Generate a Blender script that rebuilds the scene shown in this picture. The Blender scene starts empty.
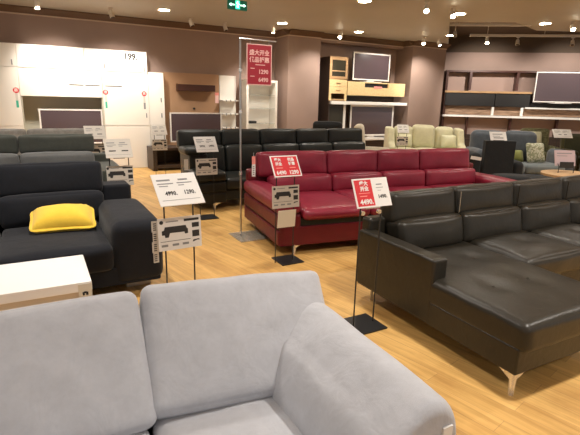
import bpy, bmesh, math, random
from mathutils import Vector, Matrix, noise
PI = math.pi
R = math.radians
random.seed(7)
C = bpy.context.scene.collection

# ------------------------------------------------------------------ materials
def new_mat(name):
    m = bpy.data.materials.new(name); m.use_nodes = True
    nt = m.node_tree
    return m, nt, nt.nodes['Principled BSDF']

def paint(name, col, rough=.5, metal=0., spec=.5, var=0., scale=6., bump=0., bscale=60., trans=0., alpha=1., coat=0., emit=None, es=0.):
    m, nt, b = new_mat(name)
    b.inputs['Base Color'].default_value = (*col, 1)
    b.inputs['Roughness'].default_value = rough
    b.inputs['Metallic'].default_value = metal
    b.inputs['Specular IOR Level'].default_value = spec
    b.inputs['Transmission Weight'].default_value = trans
    b.inputs['Alpha'].default_value = alpha
    b.inputs['Coat Weight'].default_value = coat
    if emit:
        b.inputs['Emission Color'].default_value = (*emit, 1)
        b.inputs['Emission Strength'].default_value = es
    if var or bump:
        tc = nt.nodes.new('ShaderNodeTexCoord')
    if var:
        n = nt.nodes.new('ShaderNodeTexNoise'); n.inputs['Scale'].default_value = scale; n.inputs['Detail'].default_value = 5
        nt.links.new(tc.outputs['Object'], n.inputs['Vector'])
        r = nt.nodes.new('ShaderNodeValToRGB')
        r.color_ramp.elements[0].position = .3; r.color_ramp.elements[1].position = .7
        r.color_ramp.elements[0].color = (*[c*(1-var) for c in col], 1)
        r.color_ramp.elements[1].color = (*[min(1, c*(1+var)) for c in col], 1)
        nt.links.new(n.outputs['Fac'], r.inputs['Fac']); nt.links.new(r.outputs['Color'], b.inputs['Base Color'])
    if bump:
        n2 = nt.nodes.new('ShaderNodeTexNoise'); n2.inputs['Scale'].default_value = bscale; n2.inputs['Detail'].default_value = 4
        nt.links.new(tc.outputs['Object'], n2.inputs['Vector'])
        bp = nt.nodes.new('ShaderNodeBump'); bp.inputs['Strength'].default_value = bump; bp.inputs['Distance'].default_value = .01
        nt.links.new(n2.outputs['Fac'], bp.inputs['Height']); nt.links.new(bp.outputs['Normal'], b.inputs['Normal'])
    return m

def leather(name, col, rough=.36):
    m, nt, b = new_mat(name)
    tc = nt.nodes.new('ShaderNodeTexCoord')
    n = nt.nodes.new('ShaderNodeTexNoise'); n.inputs['Scale'].default_value = 5; n.inputs['Detail'].default_value = 3
    v = nt.nodes.new('ShaderNodeTexVoronoi'); v.inputs['Scale'].default_value = 160
    w = nt.nodes.new('ShaderNodeTexNoise'); w.inputs['Scale'].default_value = 11; w.inputs['Detail'].default_value = 4; w.inputs['Distortion'].default_value = 1.2
    for t in (n, v, w): nt.links.new(tc.outputs['Object'], t.inputs['Vector'])
    r = nt.nodes.new('ShaderNodeValToRGB')
    r.color_ramp.elements[0].position = .3; r.color_ramp.elements[1].position = .75
    r.color_ramp.elements[0].color = (*[c*.85 for c in col], 1); r.color_ramp.elements[1].color = (*[c*1.15 for c in col], 1)
    nt.links.new(n.outputs['Fac'], r.inputs['Fac']); nt.links.new(r.outputs['Color'], b.inputs['Base Color'])
    b1 = nt.nodes.new('ShaderNodeBump'); b1.inputs['Strength'].default_value = .12; b1.inputs['Distance'].default_value = .002
    b2 = nt.nodes.new('ShaderNodeBump'); b2.inputs['Strength'].default_value = .14; b2.inputs['Distance'].default_value = .02
    nt.links.new(v.outputs['Distance'], b1.inputs['Height']); nt.links.new(w.outputs['Fac'], b2.inputs['Height'])
    nt.links.new(b2.outputs['Normal'], b1.inputs['Normal']); nt.links.new(b1.outputs['Normal'], b.inputs['Normal'])
    b.inputs['Roughness'].default_value = rough; b.inputs['Specular IOR Level'].default_value = .38
    return m

def fabric(name, col, var=.12, weave=900., sheen=.3, wr=.25):
    m, nt, b = new_mat(name)
    tc = nt.nodes.new('ShaderNodeTexCoord')
    n = nt.nodes.new('ShaderNodeTexNoise'); n.inputs['Scale'].default_value = 9; n.inputs['Detail'].default_value = 8; n.inputs['Roughness'].default_value = .7
    w = nt.nodes.new('ShaderNodeTexNoise'); w.inputs['Scale'].default_value = weave; w.inputs['Detail'].default_value = 2
    f = nt.nodes.new('ShaderNodeTexNoise'); f.inputs['Scale'].default_value = 7; f.inputs['Detail'].default_value = 3; f.inputs['Distortion'].default_value = .8
    for t in (n, w, f): nt.links.new(tc.outputs['Object'], t.inputs['Vector'])
    r = nt.nodes.new('ShaderNodeValToRGB')
    r.color_ramp.elements[0].position = .3; r.color_ramp.elements[1].position = .72
    r.color_ramp.elements[0].color = (*[c*(1-var) for c in col], 1); r.color_ramp.elements[1].color = (*[min(1, c*(1+var)) for c in col], 1)
    nt.links.new(n.outputs['Fac'], r.inputs['Fac']); nt.links.new(r.outputs['Color'], b.inputs['Base Color'])
    b1 = nt.nodes.new('ShaderNodeBump'); b1.inputs['Strength'].default_value = .25; b1.inputs['Distance'].default_value = .002
    b2 = nt.nodes.new('ShaderNodeBump'); b2.inputs['Strength'].default_value = wr; b2.inputs['Distance'].default_value = .02
    nt.links.new(w.outputs['Fac'], b1.inputs['Height']); nt.links.new(f.outputs['Fac'], b2.inputs['Height'])
    nt.links.new(b2.outputs['Normal'], b1.inputs['Normal']); nt.links.new(b1.outputs['Normal'], b.inputs['Normal'])
    b.inputs['Roughness'].default_value = .9; b.inputs['Sheen Weight'].default_value = sheen; b.inputs['Specular IOR Level'].default_value = .2
    return m

def wood(name, c1, c2, scale=(3, 40, 40), rough=.45):
    m, nt, b = new_mat(name)
    tc = nt.nodes.new('ShaderNodeTexCoord'); mp = nt.nodes.new('ShaderNodeMapping'); mp.inputs['Scale'].default_value = scale
    n = nt.nodes.new('ShaderNodeTexNoise'); n.inputs['Scale'].default_value = 1; n.inputs['Detail'].default_value = 6; n.inputs['Distortion'].default_value = .6
    r = nt.nodes.new('ShaderNodeValToRGB')
    r.color_ramp.elements[0].position = .3; r.color_ramp.elements[1].position = .7
    r.color_ramp.elements[0].color = (*c1, 1); r.color_ramp.elements[1].color = (*c2, 1)
    nt.links.new(tc.outputs['Object'], mp.inputs['Vector']); nt.links.new(mp.outputs['Vector'], n.inputs['Vector'])
    nt.links.new(n.outputs['Fac'], r.inputs['Fac']); nt.links.new(r.outputs['Color'], b.inputs['Base Color'])
    b.inputs['Roughness'].default_value = rough
    return m

def floor_mat():
    m, nt, b = new_mat('oak planks')
    N = nt.nodes.new; L = nt.links.new
    tc = N('ShaderNodeTexCoord'); mp = N('ShaderNodeMapping'); mp.inputs['Rotation'].default_value = (0, 0, R(-103))
    L(tc.outputs['Object'], mp.inputs['Vector'])
    br = N('ShaderNodeTexBrick'); br.inputs['Scale'].default_value = 1; br.inputs['Brick Width'].default_value = 1.25; br.inputs['Row Height'].default_value = .125
    br.inputs['Mortar Size'].default_value = .0022; br.inputs['Mortar Smooth'].default_value = .3; br.offset = .37
    br.inputs['Color1'].default_value = (.72, .455, .160, 1); br.inputs['Color2'].default_value = (.60, .36, .118, 1); br.inputs['Mortar'].default_value = (.50, .30, .115, 1)
    L(mp.outputs['Vector'], br.inputs['Vector'])
    mp2 = N('ShaderNodeMapping'); mp2.inputs['Scale'].default_value = (1.6, 22, 1); L(mp.outputs['Vector'], mp2.inputs['Vector'])
    g = N('ShaderNodeTexNoise'); g.inputs['Scale'].default_value = 1; g.inputs['Detail'].default_value = 7; g.inputs['Roughness'].default_value = .62; g.inputs['Distortion'].default_value = .5
    L(mp2.outputs['Vector'], g.inputs['Vector'])
    gr = N('ShaderNodeValToRGB'); gr.color_ramp.elements[0].position = .3; gr.color_ramp.elements[1].position = .62
    gr.color_ramp.elements[0].color = (.74, .67, .58, 1); gr.color_ramp.elements[1].color = (1.08, 1.06, 1.04, 1)
    L(g.outputs['Fac'], gr.inputs['Fac'])
    k = N('ShaderNodeTexNoise'); k.inputs['Scale'].default_value = 2.3; k.inputs['Detail'].default_value = 4; L(mp.outputs['Vector'], k.inputs['Vector'])
    kr = N('ShaderNodeValToRGB'); kr.color_ramp.elements[0].position = .26; kr.color_ramp.elements[1].position = .5
    kr.color_ramp.elements[0].color = (.62, .50, .38, 1); kr.color_ramp.elements[1].color = (1, 1, 1, 1)
    L(k.outputs['Fac'], kr.inputs['Fac'])
    mx = N('ShaderNodeMix'); mx.data_type = 'RGBA'; mx.blend_type = 'MULTIPLY'; mx.inputs[0].default_value = 1
    L(br.outputs['Color'], mx.inputs[6]); L(gr.outputs['Color'], mx.inputs[7])
    mx2 = N('ShaderNodeMix'); mx2.data_type = 'RGBA'; mx2.blend_type = 'MULTIPLY'; mx2.inputs[0].default_value = .6
    L(mx.outputs[2], mx2.inputs[6]); L(kr.outputs['Color'], mx2.inputs[7])
    L(mx2.outputs[2], b.inputs['Base Color'])
    b.inputs['Roughness'].default_value = .42; b.inputs['Specular IOR Level'].default_value = .4
    bp = N('ShaderNodeBump'); bp.inputs['Strength'].default_value = .15; bp.inputs['Distance'].default_value = .002
    L(br.outputs['Fac'], bp.inputs['Height']); bp.invert = True; L(bp.outputs['Normal'], b.inputs['Normal'])
    return m

def pattern_mat(name, cols, scale=26):
    m, nt, b = new_mat(name)
    tc = nt.nodes.new('ShaderNodeTexCoord'); v = nt.nodes.new('ShaderNodeTexNoise'); v.inputs['Scale'].default_value = scale; v.inputs['Detail'].default_value = 3
    r = nt.nodes.new('ShaderNodeValToRGB'); r.color_ramp.interpolation = 'CONSTANT'
    r.color_ramp.elements[0].color = (*cols[0], 1); r.color_ramp.elements[1].position = .5; r.color_ramp.elements[1].color = (*cols[1], 1)
    if len(cols) > 2:
        e = r.color_ramp.elements.new(.6); e.color = (*cols[2], 1)
    nt.links.new(tc.outputs['Object'], v.inputs['Vector']); nt.links.new(v.outputs['Fac'], r.inputs['Fac']); nt.links.new(r.outputs['Color'], b.inputs['Base Color'])
    b.inputs['Roughness'].default_value = .9
    return m

M = dict(
    floor=floor_mat(),
    wall=paint('warm brown wall paint', (.31, .215, .175), .8, var=.05, scale=2),
    ceil=paint('beige ceiling paint', (.44, .40, .345), .55, var=.05, scale=.8),
    dark_ceil=paint('dark brown ceiling paint', (.10, .068, .045), .8),
    cornice=paint('dark brown cornice', (.13, .070, .038), .6),
    lip_glint=paint('cornice lip highlight', (.55, .42, .30), .4),
    grey=fabric('light grey linen', (.50, .51, .55), .10, wr=.4),
    white=paint('white lacquer', (.86, .84, .80), .35),
    table=paint('gloss white lacquer', (.92, .91, .90), .38),
    cream_edge=paint('table edge', (.74, .66, .56), .5),
    cab=paint('white cabinet board', (.84, .80, .73), .5),
    alcove=paint('grey beige back panel', (.52, .49, .39), .7),
    brown=paint('tan wall panel', (.42, .245, .135), .6, var=.06, scale=3),
    dkwood=wood('dark walnut', (.025, .015, .011), (.06, .037, .027)),
    dkshelf=wood('dark red walnut', (.045, .014, .009), (.075, .025, .017)),
    maple=wood('pale maple', (.66, .47, .22), (.80, .60, .32), (30, 4, 30)),
    oak=wood('mid oak', (.36, .21, .10), (.48, .30, .15), (4, 4, 30)),
    tabletop=wood('oak table top', (.50, .31, .15), (.66, .44, .24), (3, 30, 3)),
    slate=wood('weathered timber cladding', (.17, .10, .06), (.42, .27, .175), (4, 4, 26), .8),
    rose=paint('ribbed pinkish board', (.36, .25, .21), .75, bump=.2, bscale=30),
    red=leather('red leather', (.235, .020, .040), .32),
    dkred=leather('dark red leather', (.13, .007, .014), .4),
    brown_leather=leather('dark brown leather', (.024, .0205, .0145), .36),
    black_leather=leather('black leather', (.014, .016, .014), .38),
    black_fab=fabric('black fabric', (.0125, .014, .019), .15, sheen=.12),
    green_grey=fabric('dark grey green fabric', (.085, .092, .080), .12, sheen=.2),
    mid_grey=fabric('mid grey fabric', (.16, .165, .165), .14),
    lt_grey=fabric('mottled grey fabric', (.28, .27, .25), .3),
    yellow=fabric('yellow cotton', (.90, .60, .06), .06, wr=.15),
    lime=fabric('pale lime fabric', (.68, .65, .44), .08),
    lime2=fabric('pale yellow green cotton', (.70, .69, .47), .08),
    cream=fabric('cream fabric', (.56, .51, .40), .08),
    blue=fabric('slate blue fabric', (.088, .105, .125), .18),
    blue_seat=fabric('pale slate fabric', (.15, .175, .18), .1),
    charcoal=fabric('charcoal fabric', (.020, .022, .024), .1, sheen=.1),
    olive=pattern_mat('mottled olive print', ((.15, .15, .075), (.26, .25, .13), (.085, .088, .05)), 22),
    olive_plain=fabric('plain olive fabric', (.24, .26, .075), .1),
    dkolive=fabric('dark olive fabric', (.055, .055, .024), .15),
    leafy=pattern_mat('pale leafy print', ((.30, .32, .20), (.62, .61, .48), (.45, .46, .33)), 24),
    chrome=paint('chrome', (.80, .79, .77), .22, .75),
    steel=paint('brushed steel', (.55, .54, .52), .3, 1.),
    black=paint('black powder coat', (.015, .015, .016), .4),
    blackm=paint('black plastic', (.012, .011, .011), .5),
    paper=paint('white card', (.80, .78, .75), .6),
    paper2=paint('ivory card', (.62, .58, .52), .6),
    pinkcard=paint('pinkish card', (.56, .43, .45), .6),
    creamcard=paint('cream paper tag', (.72, .68, .58), .6),
    signred=paint('red print', (.62, .022, .030), .5),
    deepred=paint('crimson banner', (.36, .022, .040), .5),
    ink=paint('black ink', (.025, .024, .024), .6),
    greyink=paint('grey ink', (.25, .25, .25), .6),
    redink=paint('red white print', (.85, .30, .26), .6),
    pink=paint('pale pink print', (.85, .55, .52), .5),
    screen=paint('glossy dark screen', (.085, .058, .064), .18, spec=.8),
    silver=paint('silver white bezel', (.78, .74, .70), .35),
    glass=paint('clear glass', (.62, .68, .66), .06, alpha=.30, spec=.6),
    smoke=paint('smoked glass', (.04, .034, .022), .18, spec=.35),
    lamp=paint('lamp lens', (1, .93, .8), .5, emit=(1, .86, .62), es=22),
    lampoff=paint('pale lamp body', (.62, .56, .48), .4),
    lampwhite=paint('white lamp body', (.80, .76, .68), .4),
    exitgreen=paint('exit sign green', (.0, .35, .15), .5, emit=(.05, .85, .42), es=1.1),
    exitwhite=paint('exit sign light', (.7, 1, .8), .5, emit=(.55, 1., .75), es=1.7),
    exitdark=paint('exit sign ground', (.004, .03, .016), .4, emit=(.0, .06, .03), es=.5),
    teal=paint('green tag print', (.05, .42, .28), .6),
)

# ------------------------------------------------------------------ geometry
class G:
    def __init__(s): s.bm = bmesh.new(); s.mi = 0; s.hard = False
    def add(s, t, X=None):
        flip = X is not None and X.determinant() < 0
        vm = {v: s.bm.verts.new(X @ v.co if X else v.co) for v in t.verts}
        for f in t.faces:
            vs = [vm[v] for v in f.verts]
            try: nf = s.bm.faces.new(vs[::-1] if flip else vs); nf.material_index = s.mi
            except ValueError: pass
        t.free(); return s
    def box(s, x0, x1, y0, y1, z0, z1, bev=.004, seg=2, X=None):
        t = bmesh.new(); bmesh.ops.create_cube(t, size=1)
        for v in t.verts:
            v.co = Vector(((x0+x1)/2+v.co.x*(x1-x0), (y0+y1)/2+v.co.y*(y1-y0), (z0+z1)/2+v.co.z*(z1-z0)))
        if bev:
            s.hard = True
            b = min(bev, .45*min(x1-x0, y1-y0, z1-z0))
            bmesh.ops.bevel(t, geom=list(t.edges), offset=b, segments=seg, profile=.5, affect='EDGES')
        return s.add(t, X)
    def cyl(s, p0, p1, r, r2=None, seg=14, X=None):
        p0, p1 = Vector(p0), Vector(p1); d = p1-p0
        t = bmesh.new(); bmesh.ops.create_cone(t, cap_ends=True, segments=seg, radius1=r, radius2=r if r2 is None else r2, depth=d.length)
        T = Matrix.Translation((p0+p1)/2) @ d.to_track_quat('Z', 'Y').to_matrix().to_4x4()
        return s.add(t, X @ T if X else T)
    def tube(s, pts, r, seg=8):
        for a, b in zip(pts[:-1], pts[1:]): s.cyl(a, b, r, seg=seg)
        for p in pts[1:-1]:
            t = bmesh.new(); bmesh.ops.create_uvsphere(t, u_segments=seg, v_segments=6, radius=r); s.add(t, Matrix.Translation(p))
        return s
    def prism(s, pts, axis, a, b, bev=.0, seg=3, X=None):
        t = bmesh.new()
        def mk(p, w): return Vector((w, p[0], p[1])) if axis == 'x' else Vector((p[0], w, p[1])) if axis == 'y' else Vector((p[0], p[1], w))
        lo = [t.verts.new(mk(p, a)) for p in pts]; hi = [t.verts.new(mk(p, b)) for p in pts]
        n = len(pts); t.faces.new(lo); t.faces.new(hi[::-1])
        for i in range(n): t.faces.new((lo[i], hi[i], hi[(i+1) % n], lo[(i+1) % n]))
        bmesh.ops.recalc_face_normals(t, faces=t.faces)
        s.hard = s.hard or bev > 0
        if bev: bmesh.ops.bevel(t, geom=list(t.edges), offset=bev, segments=seg, profile=.5, affect='EDGES')
        return s.add(t, X)
    def cushion(s, c, size, r=.05, puff=(0, 0, 0), n=12, X=None, nz=0., nf=6., pinch=0., seed=0, deform=None):
        """a rounded, stuffed block: c centre, size full extents, r edge radius, puff outward bulge per axis"""
        t = bmesh.new(); bmesh.ops.create_cube(t, size=2)
        bmesh.ops.subdivide_edges(t, edges=list(t.edges), cuts=n, use_grid_fill=True)
        h = Vector(size)/2; r = min(r, min(h)*.98)
        sd = Vector((seed*3.7, seed*1.3, seed*2.1))
        for v in t.verts:
            p = Vector([(1 if q > 0 else -1)*(1-(1-min(1, abs(q)))**1.5) for q in v.co])
            full = Vector([p[i]*h[i] for i in range(3)])
            inner = Vector([max(-(h[i]-r), min(h[i]-r, full[i])) for i in range(3)])
            d = full-inner
            q = inner+(d.normalized()*r if d.length > 1e-9 else Vector())
            for k in range(3):
                i, j = (k+1) % 3, (k+2) % 3
                q[k] += puff[k]*p[k]*max(0, 1-p[i]**2)**.75*max(0, 1-p[j]**2)**.75
            if pinch:   # corners drawn out like a scatter pillow (thin axis = y)
                e = max(abs(p.x), abs(p.z)); q.y *= 1-.9*e**3*pinch
                q.x *= 1-.05*pinch*(1-p.z**2); q.z *= 1-.05*pinch*(1-p.x**2)
            if nz:
                dv = noise.noise_vector(q*nf+sd); q += dv*nz
            if deform: q = deform(q)
            v.co = q+Vector(c)
        return s.add(t, X)
    def obj(s, name, mats, parent=None, angle=42, loc=(0, 0, 0), rotz=0.):
        me = bpy.data.meshes.new(name)
        s.bm.to_mesh(me); s.bm.free()
        for m in (mats if isinstance(mats, (list, tuple)) else [mats]): me.materials.append(M[m] if isinstance(m, str) else m)
        me.polygons.foreach_set('use_smooth', [True]*len(me.polygons))
        me.set_sharp_from_angle(angle=R(angle))
        o = bpy.data.objects.new(name, me); C.objects.link(o)
        if parent: o.parent = parent
        if s.hard:
            wn = o.modifiers.new('normals', 'WEIGHTED_NORMAL'); wn.keep_sharp = True; wn.weight = 80
        o.location = loc; o.rotation_euler = (0, 0, rotz)
        return o

def text_bm(g, body, size, X, bold=0., sx=1.):
    """lettering: flat glyph outlines, centred, in the XY plane of X; very thin extrusion"""
    cu = bpy.data.curves.new('lettering', 'FONT'); cu.body = body; cu.size = size; cu.align_x = 'CENTER'; cu.align_y = 'CENTER'
    cu.extrude = .0010; cu.offset = bold; cu.resolution_u = 2
    o = bpy.data.objects.new('lettering', cu); C.objects.link(o)
    dg = bpy.context.evaluated_depsgraph_get()
    me = bpy.data.meshes.new_from_object(o.evaluated_get(dg))
    t = bmesh.new(); t.from_mesh(me)
    g.add(t, X @ Matrix.Diagonal((sx, 1, 1, 1)))
    bpy.data.objects.remove(o); bpy.data.curves.remove(cu); bpy.data.meshes.remove(me)

def thing(name, label, cat, loc=(0, 0, 0), rotz=0., group=None):
    o = bpy.data.objects.new(name, None); C.objects.link(o); o.empty_display_size = .1
    o.location = loc; o.rotation_euler = (0, 0, R(rotz)); return tag(o, label, cat, group)
def tag(o, label, cat, group=None):
    o['label'] = label; o['category'] = cat
    if group: o['group'] = group
    return o
def struct(o): o['kind'] = 'structure'; return o
def dup(root, loc, rotz=None, label=None, group=None):
    r = root.copy(); C.objects.link(r); r.location = loc
    if rotz is not None: r.rotation_euler = (0, 0, R(rotz))
    if label: r['label'] = label
    if group: r['group'] = group
    for ch in list(root.children):
        c = ch.copy(); C.objects.link(c); c.parent = r
        for gch in list(ch.children):
            d = gch.copy(); C.objects.link(d); d.parent = c
    return r
def T(x, y, z): return Matrix.Translation((x, y, z))
def RX(a): return Matrix.Rotation(R(a), 4, 'X')
def RY(a): return Matrix.Rotation(R(a), 4, 'Y')
def RZ(a): return Matrix.Rotation(R(a), 4, 'Z')

# ------------------------------------------------------------------ room shell
CZ = 3.32
struct(G().box(-5, 19, -3, 15, -.06, 0, 0).obj('floor', 'floor'))
g = G()
g.prism([(-5, -3), (19, -3), (19, 3.6), (13.4, 6.1), (11.4, 6.9), (10.5, 7.35), (9.2, 6.95), (8.1, 7.75), (10.9, 10.4), (10.9, 11.7), (-5, 11.7)], 'z', CZ, CZ+.04)
struct(g.obj('ceiling', 'ceil'))
g = G()
g.box(7, 19, 3, 15, 3.70, 3.74, 0)
struct(g.obj('ceiling_recess', 'dark_ceil'))
e = [(19, 3.6), (13.4, 6.1), (11.4, 6.9), (10.5, 7.35), (9.2, 6.95), (8.1, 7.75), (10.9, 10.4), (10.9, 11.7)]
g = G()
for (xa, ya), (xb, yb) in zip(e[:-1], e[1:]):
    t = bmesh.new(); vs = [t.verts.new(p) for p in ((xa, ya, CZ+.04), (xb, yb, CZ+.04), (xb, yb, 3.70), (xa, ya, 3.70))]; t.faces.new(vs)
    g.add(t)
ob = g.obj('trim_4', 'dark_ceil'); ob.modifiers.new('t', 'SOLIDIFY').thickness = .02; struct(ob)

struct(G().box(-5, 5.8, 11.5, 11.7, 0, CZ, 0).obj('wall_left', 'wall'))
struct(G().box(5.8, 6.75, 10.8, 11.7, 0, CZ, .004).obj('wall_pillar', 'wall'))
struct(G().box(6.75, 9.65, 11.2, 11.7, 0, CZ, 0).obj('wall_back', 'wall'))
struct(G().box(6.75, 9.65, 10.9, 11.2, 3.12, CZ, 0).obj('trim_5', 'wall'))
struct(G().box(9.65, 10.95, 10.5, 11.7, 0, CZ, .004).obj('wall_corner', 'wall'))
def cornice(name, pts):
    g = G()
    for (xa, ya), (xb, yb) in zip(pts[:-1], pts[1:]):
        a, b = Vector((xa, ya, 0)), Vector((xb, yb, 0)); d = (b-a).normalized(); n = Vector((d.y, -d.x, 0)); a2, b2 = a-d*0, b+d*0
        L = (b-a).length; X = Matrix.Translation(a) @ Matrix(((d.x, -n.x, 0, 0), (d.y, -n.y, 0, 0), (0, 0, 1, 0), (0, 0, 0, 1)))
        g.mi = 0; g.prism([(-.16, CZ-.002), (-.16, CZ-.03), (-.10, CZ-.07), (-.04, CZ-.10), (-.0, CZ-.12), (.0, CZ-.002)], 'x', -.0, L, X=X)
        g.mi = 1; g.box(0, L, -.025, 0, CZ-.145, CZ-.12, 0, X=X)  # pale strip colours in the thin highlight along the cornice bottom
    return struct(g.obj(name, ['cornice', 'lip_glint'], angle=30))
cornice('trim_1', [(-5, 11.5), (5.8, 11.5)])
cornice('trim_2', [(5.8, 11.5), (5.8, 10.8), (6.75, 10.8)])
cornice('trim_3', [(6.75, 10.9), (9.65, 10.9), (9.65, 10.5), (10.95, 10.5)])

# far right wall stands at an angle; its own frame
WR = (9.817, 12.124, 0); WA = -39
wr = G().box(1.45, 11, .42, .6, 0, 3.2, 0); wr.mi = 1; wr.box(1.45, 11, .42, .6, 3.2, 3.7, 0)
struct(wr.obj('wall_right', ['wall', 'dark_ceil'], loc=WR, rotz=R(WA)))
struct(G().box(-5, 5.8, 11.485, 11.5, 0, .1, .003).obj('baseboard_left', 'cornice'))

# ------------------------------------------------------------------ ceiling lamps
def downlight_proto(label):
    t = thing('downlight', label, 'ceiling light')
    g = G(); g.cyl((0, 0, -.014), (0, 0, 0), .125, .135, 28); g.obj('trim_ring', 'lampwhite', t)
    G().cyl((0, 0, -.019), (0, 0, -.0145), .104, seg=28).obj('lens', 'lamp', t)
    return t
dl = [(2.52, 10.0, 'round recessed downlight above the white cabinets and the tan panel'),
      (5.2, 10.0, 'round recessed downlight above the hanging red sale banner'),
      (5.25, 7.02, 'round recessed downlight at the top edge, right of the green exit sign'),
      (7.35, 10.0, 'round recessed downlight above the wall mounted television on maple'),
      (7.45, 6.9, 'round recessed downlight nearest the left end of the dark ceiling recess'),
      (9.7, 6.62, 'round recessed downlight just in front of the dark ceiling recess edge'),
      (9.55, 9.05, 'round recessed downlight by the brown corner column top')]
d0 = downlight_proto(dl[0][2])
d0.location = (dl[0][0], dl[0][1], CZ); d0['group'] = 'recessed downlights'
for x, y, l in dl[1:]: dup(d0, (x, y, CZ), label=l, group='recessed downlights')

def spot_lamp(x, y, z, aim, lit, label, hang=.10):
    t = thing('spotlight', label, 'spotlight', (x, y, z), 0, 'adjustable ceiling spotlights')
    d = Vector(aim).normalized(); c = Vector((0, 0, -hang))
    g = G(); g.cyl((0, 0, -.02), (0, 0, 0), .045, seg=16); g.cyl((0, 0, -hang), (0, 0, -.02), .012, seg=8); g.obj('stem', 'lampoff', t)
    g = G(); g.cyl(c-d*.05, c+d*.08, .038, .05, 16); g.obj('lamp_head', 'lampwhite' if lit else 'lampoff', t)
    G().cyl(c+d*.0805, c+d*.086, .040, seg=16).obj('lens', 'lamp' if lit else 'screen', t)
    return t
cab = (0, .55, -.85)
spots = [(.27, 10.3, CZ, (.02, .3, -.9), 1, 'lit spotlight at the far left aimed at the white cabinets'),
         (1.58, 10.5, CZ, (.3, -.2, -.9), 0, 'dim spotlight above the small price block on the white cabinet'),
         (3.25, 10.6, CZ, (.3, -.3, -.9), 0, 'dim spotlight to the left of the pair above the tan panel'),
         (4.1, 10.75, CZ, (.2, -.3, -.9), 0, 'dim spotlight above the white column shelf'),
         (5.15, 10.35, CZ, (.1, .3, -.9), 1, 'lit spotlight close to the pillar corner above the red banner'),
         (6.95, 10.2, CZ, (-.5, -.4, -.7), 1, 'lit spotlight above the tall oak cabinet'),
         (6.2, 6.5, CZ, (-.4, -.5, -.7), 1, 'lit spotlight at the top edge of the ceiling right of centre'),
         (6.95, 6.6, CZ, (-.4, -.6, -.7), 1, 'lit spotlight touching the downlight left of the dark recess'),
         (9.3, 9.75, CZ, (-.25, -.4, -.8), 1, 'lit spotlight on the left of the pair by the corner column'),
         (9.85, 9.75, CZ, (.3, -.35, -.85), 1, 'lit spotlight on the right of the pair by the corner column'),
         (10.0, 6.2, CZ, (-.4, -.5, -.7), 1, 'lit spotlight at the right edge of the photo below the ceiling')]
for a in spots: spot_lamp(*a)
# suspended track rails in the recess with their heads
def rail(x0, y0, x1, y1, z, label):
    t = thing('track_rail', label, 'lighting track', (x0, y0, z), math.degrees(math.atan2(y1-y0, x1-x0)), 'white lighting tracks')
    L = math.hypot(x1-x0, y1-y0)
    G().box(0, L, -.03, .03, -.03, .03, .006).obj('rail', 'lampoff', t)
    for k in (.12, .5, .88): G().cyl((L*k, 0, .03), (L*k, 0, 3.70-z), .008, seg=8).obj('hanger', 'lampoff', t)
rail(8.35, 7.98, 9.75, 6.98, 3.33, 'upper short white lighting track in the dark ceiling recess')
rail(10.0, 8.85, 12.9, 6.72, 3.33, 'lower long white lighting track in the dark ceiling recess')
spot_lamp(9.15, 8.55, 3.52, (-.4, -.4, -.8), 0, 'white spotlight on the left end of the dark recess', .25)
spot_lamp(10.35, 8.59, 3.30, (-.3, -.4, -.8), 1, 'lit box shaped spotlight on the lower track, upper of two', .09)
spot_lamp(10.95, 8.15, 3.30, (-.35, -.3, -.85), 0, 'white spotlight hanging from the lower track above the shelf wall', .12)
spot_lamp(12.0, 7.38, 3.299, (-.35, -.3, -.85), 0, 'white spotlight hanging from the lower track above the big television', .12)
# exit sign
t = thing('exit_sign', 'green illuminated running man exit sign hanging from the ceiling', 'exit sign', (3.12, 7.6, 3.10))
g = G(); g.box(-.17, .17, 0, .03, -.075, .075, .004); g.mi = 1; g.box(-.035, .04, -.004, .001, -.06, .065, 0); g.mi = 2
g.cyl((0, -.008, .045), (0, -.003, .045), .012, seg=10); g.box(-.008, .01, -.008, -.003, -.01, .03, 0)
g.box(-.03, .03, -.008, -.003, .014, .024, 0, X=RY(18)); g.box(-.004, .034, -.008, -.003, -.022, -.012, 0, X=RY(38)); g.box(-.034, .0, -.008, -.003, -.024, -.013, 0, X=RY(-38))
for sgn in (-1, 1):
    g.box(min(sgn*.05, sgn*.12), max(sgn*.05, sgn*.12), -.005, .001, -.008, .008, 0)
    g.prism([(sgn*.145, 0), (sgn*.11, .024), (sgn*.11, -.024)], 'y', -.005, .001)
g.obj('sign_box', ['exitdark', 'exitgreen', 'exitwhite'], t)
for s_ in (-.12, .12): G().cyl((s_, .015, .075), (s_, .015, .22), .004, seg=6).obj('hanger', 'steel', t)

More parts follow.
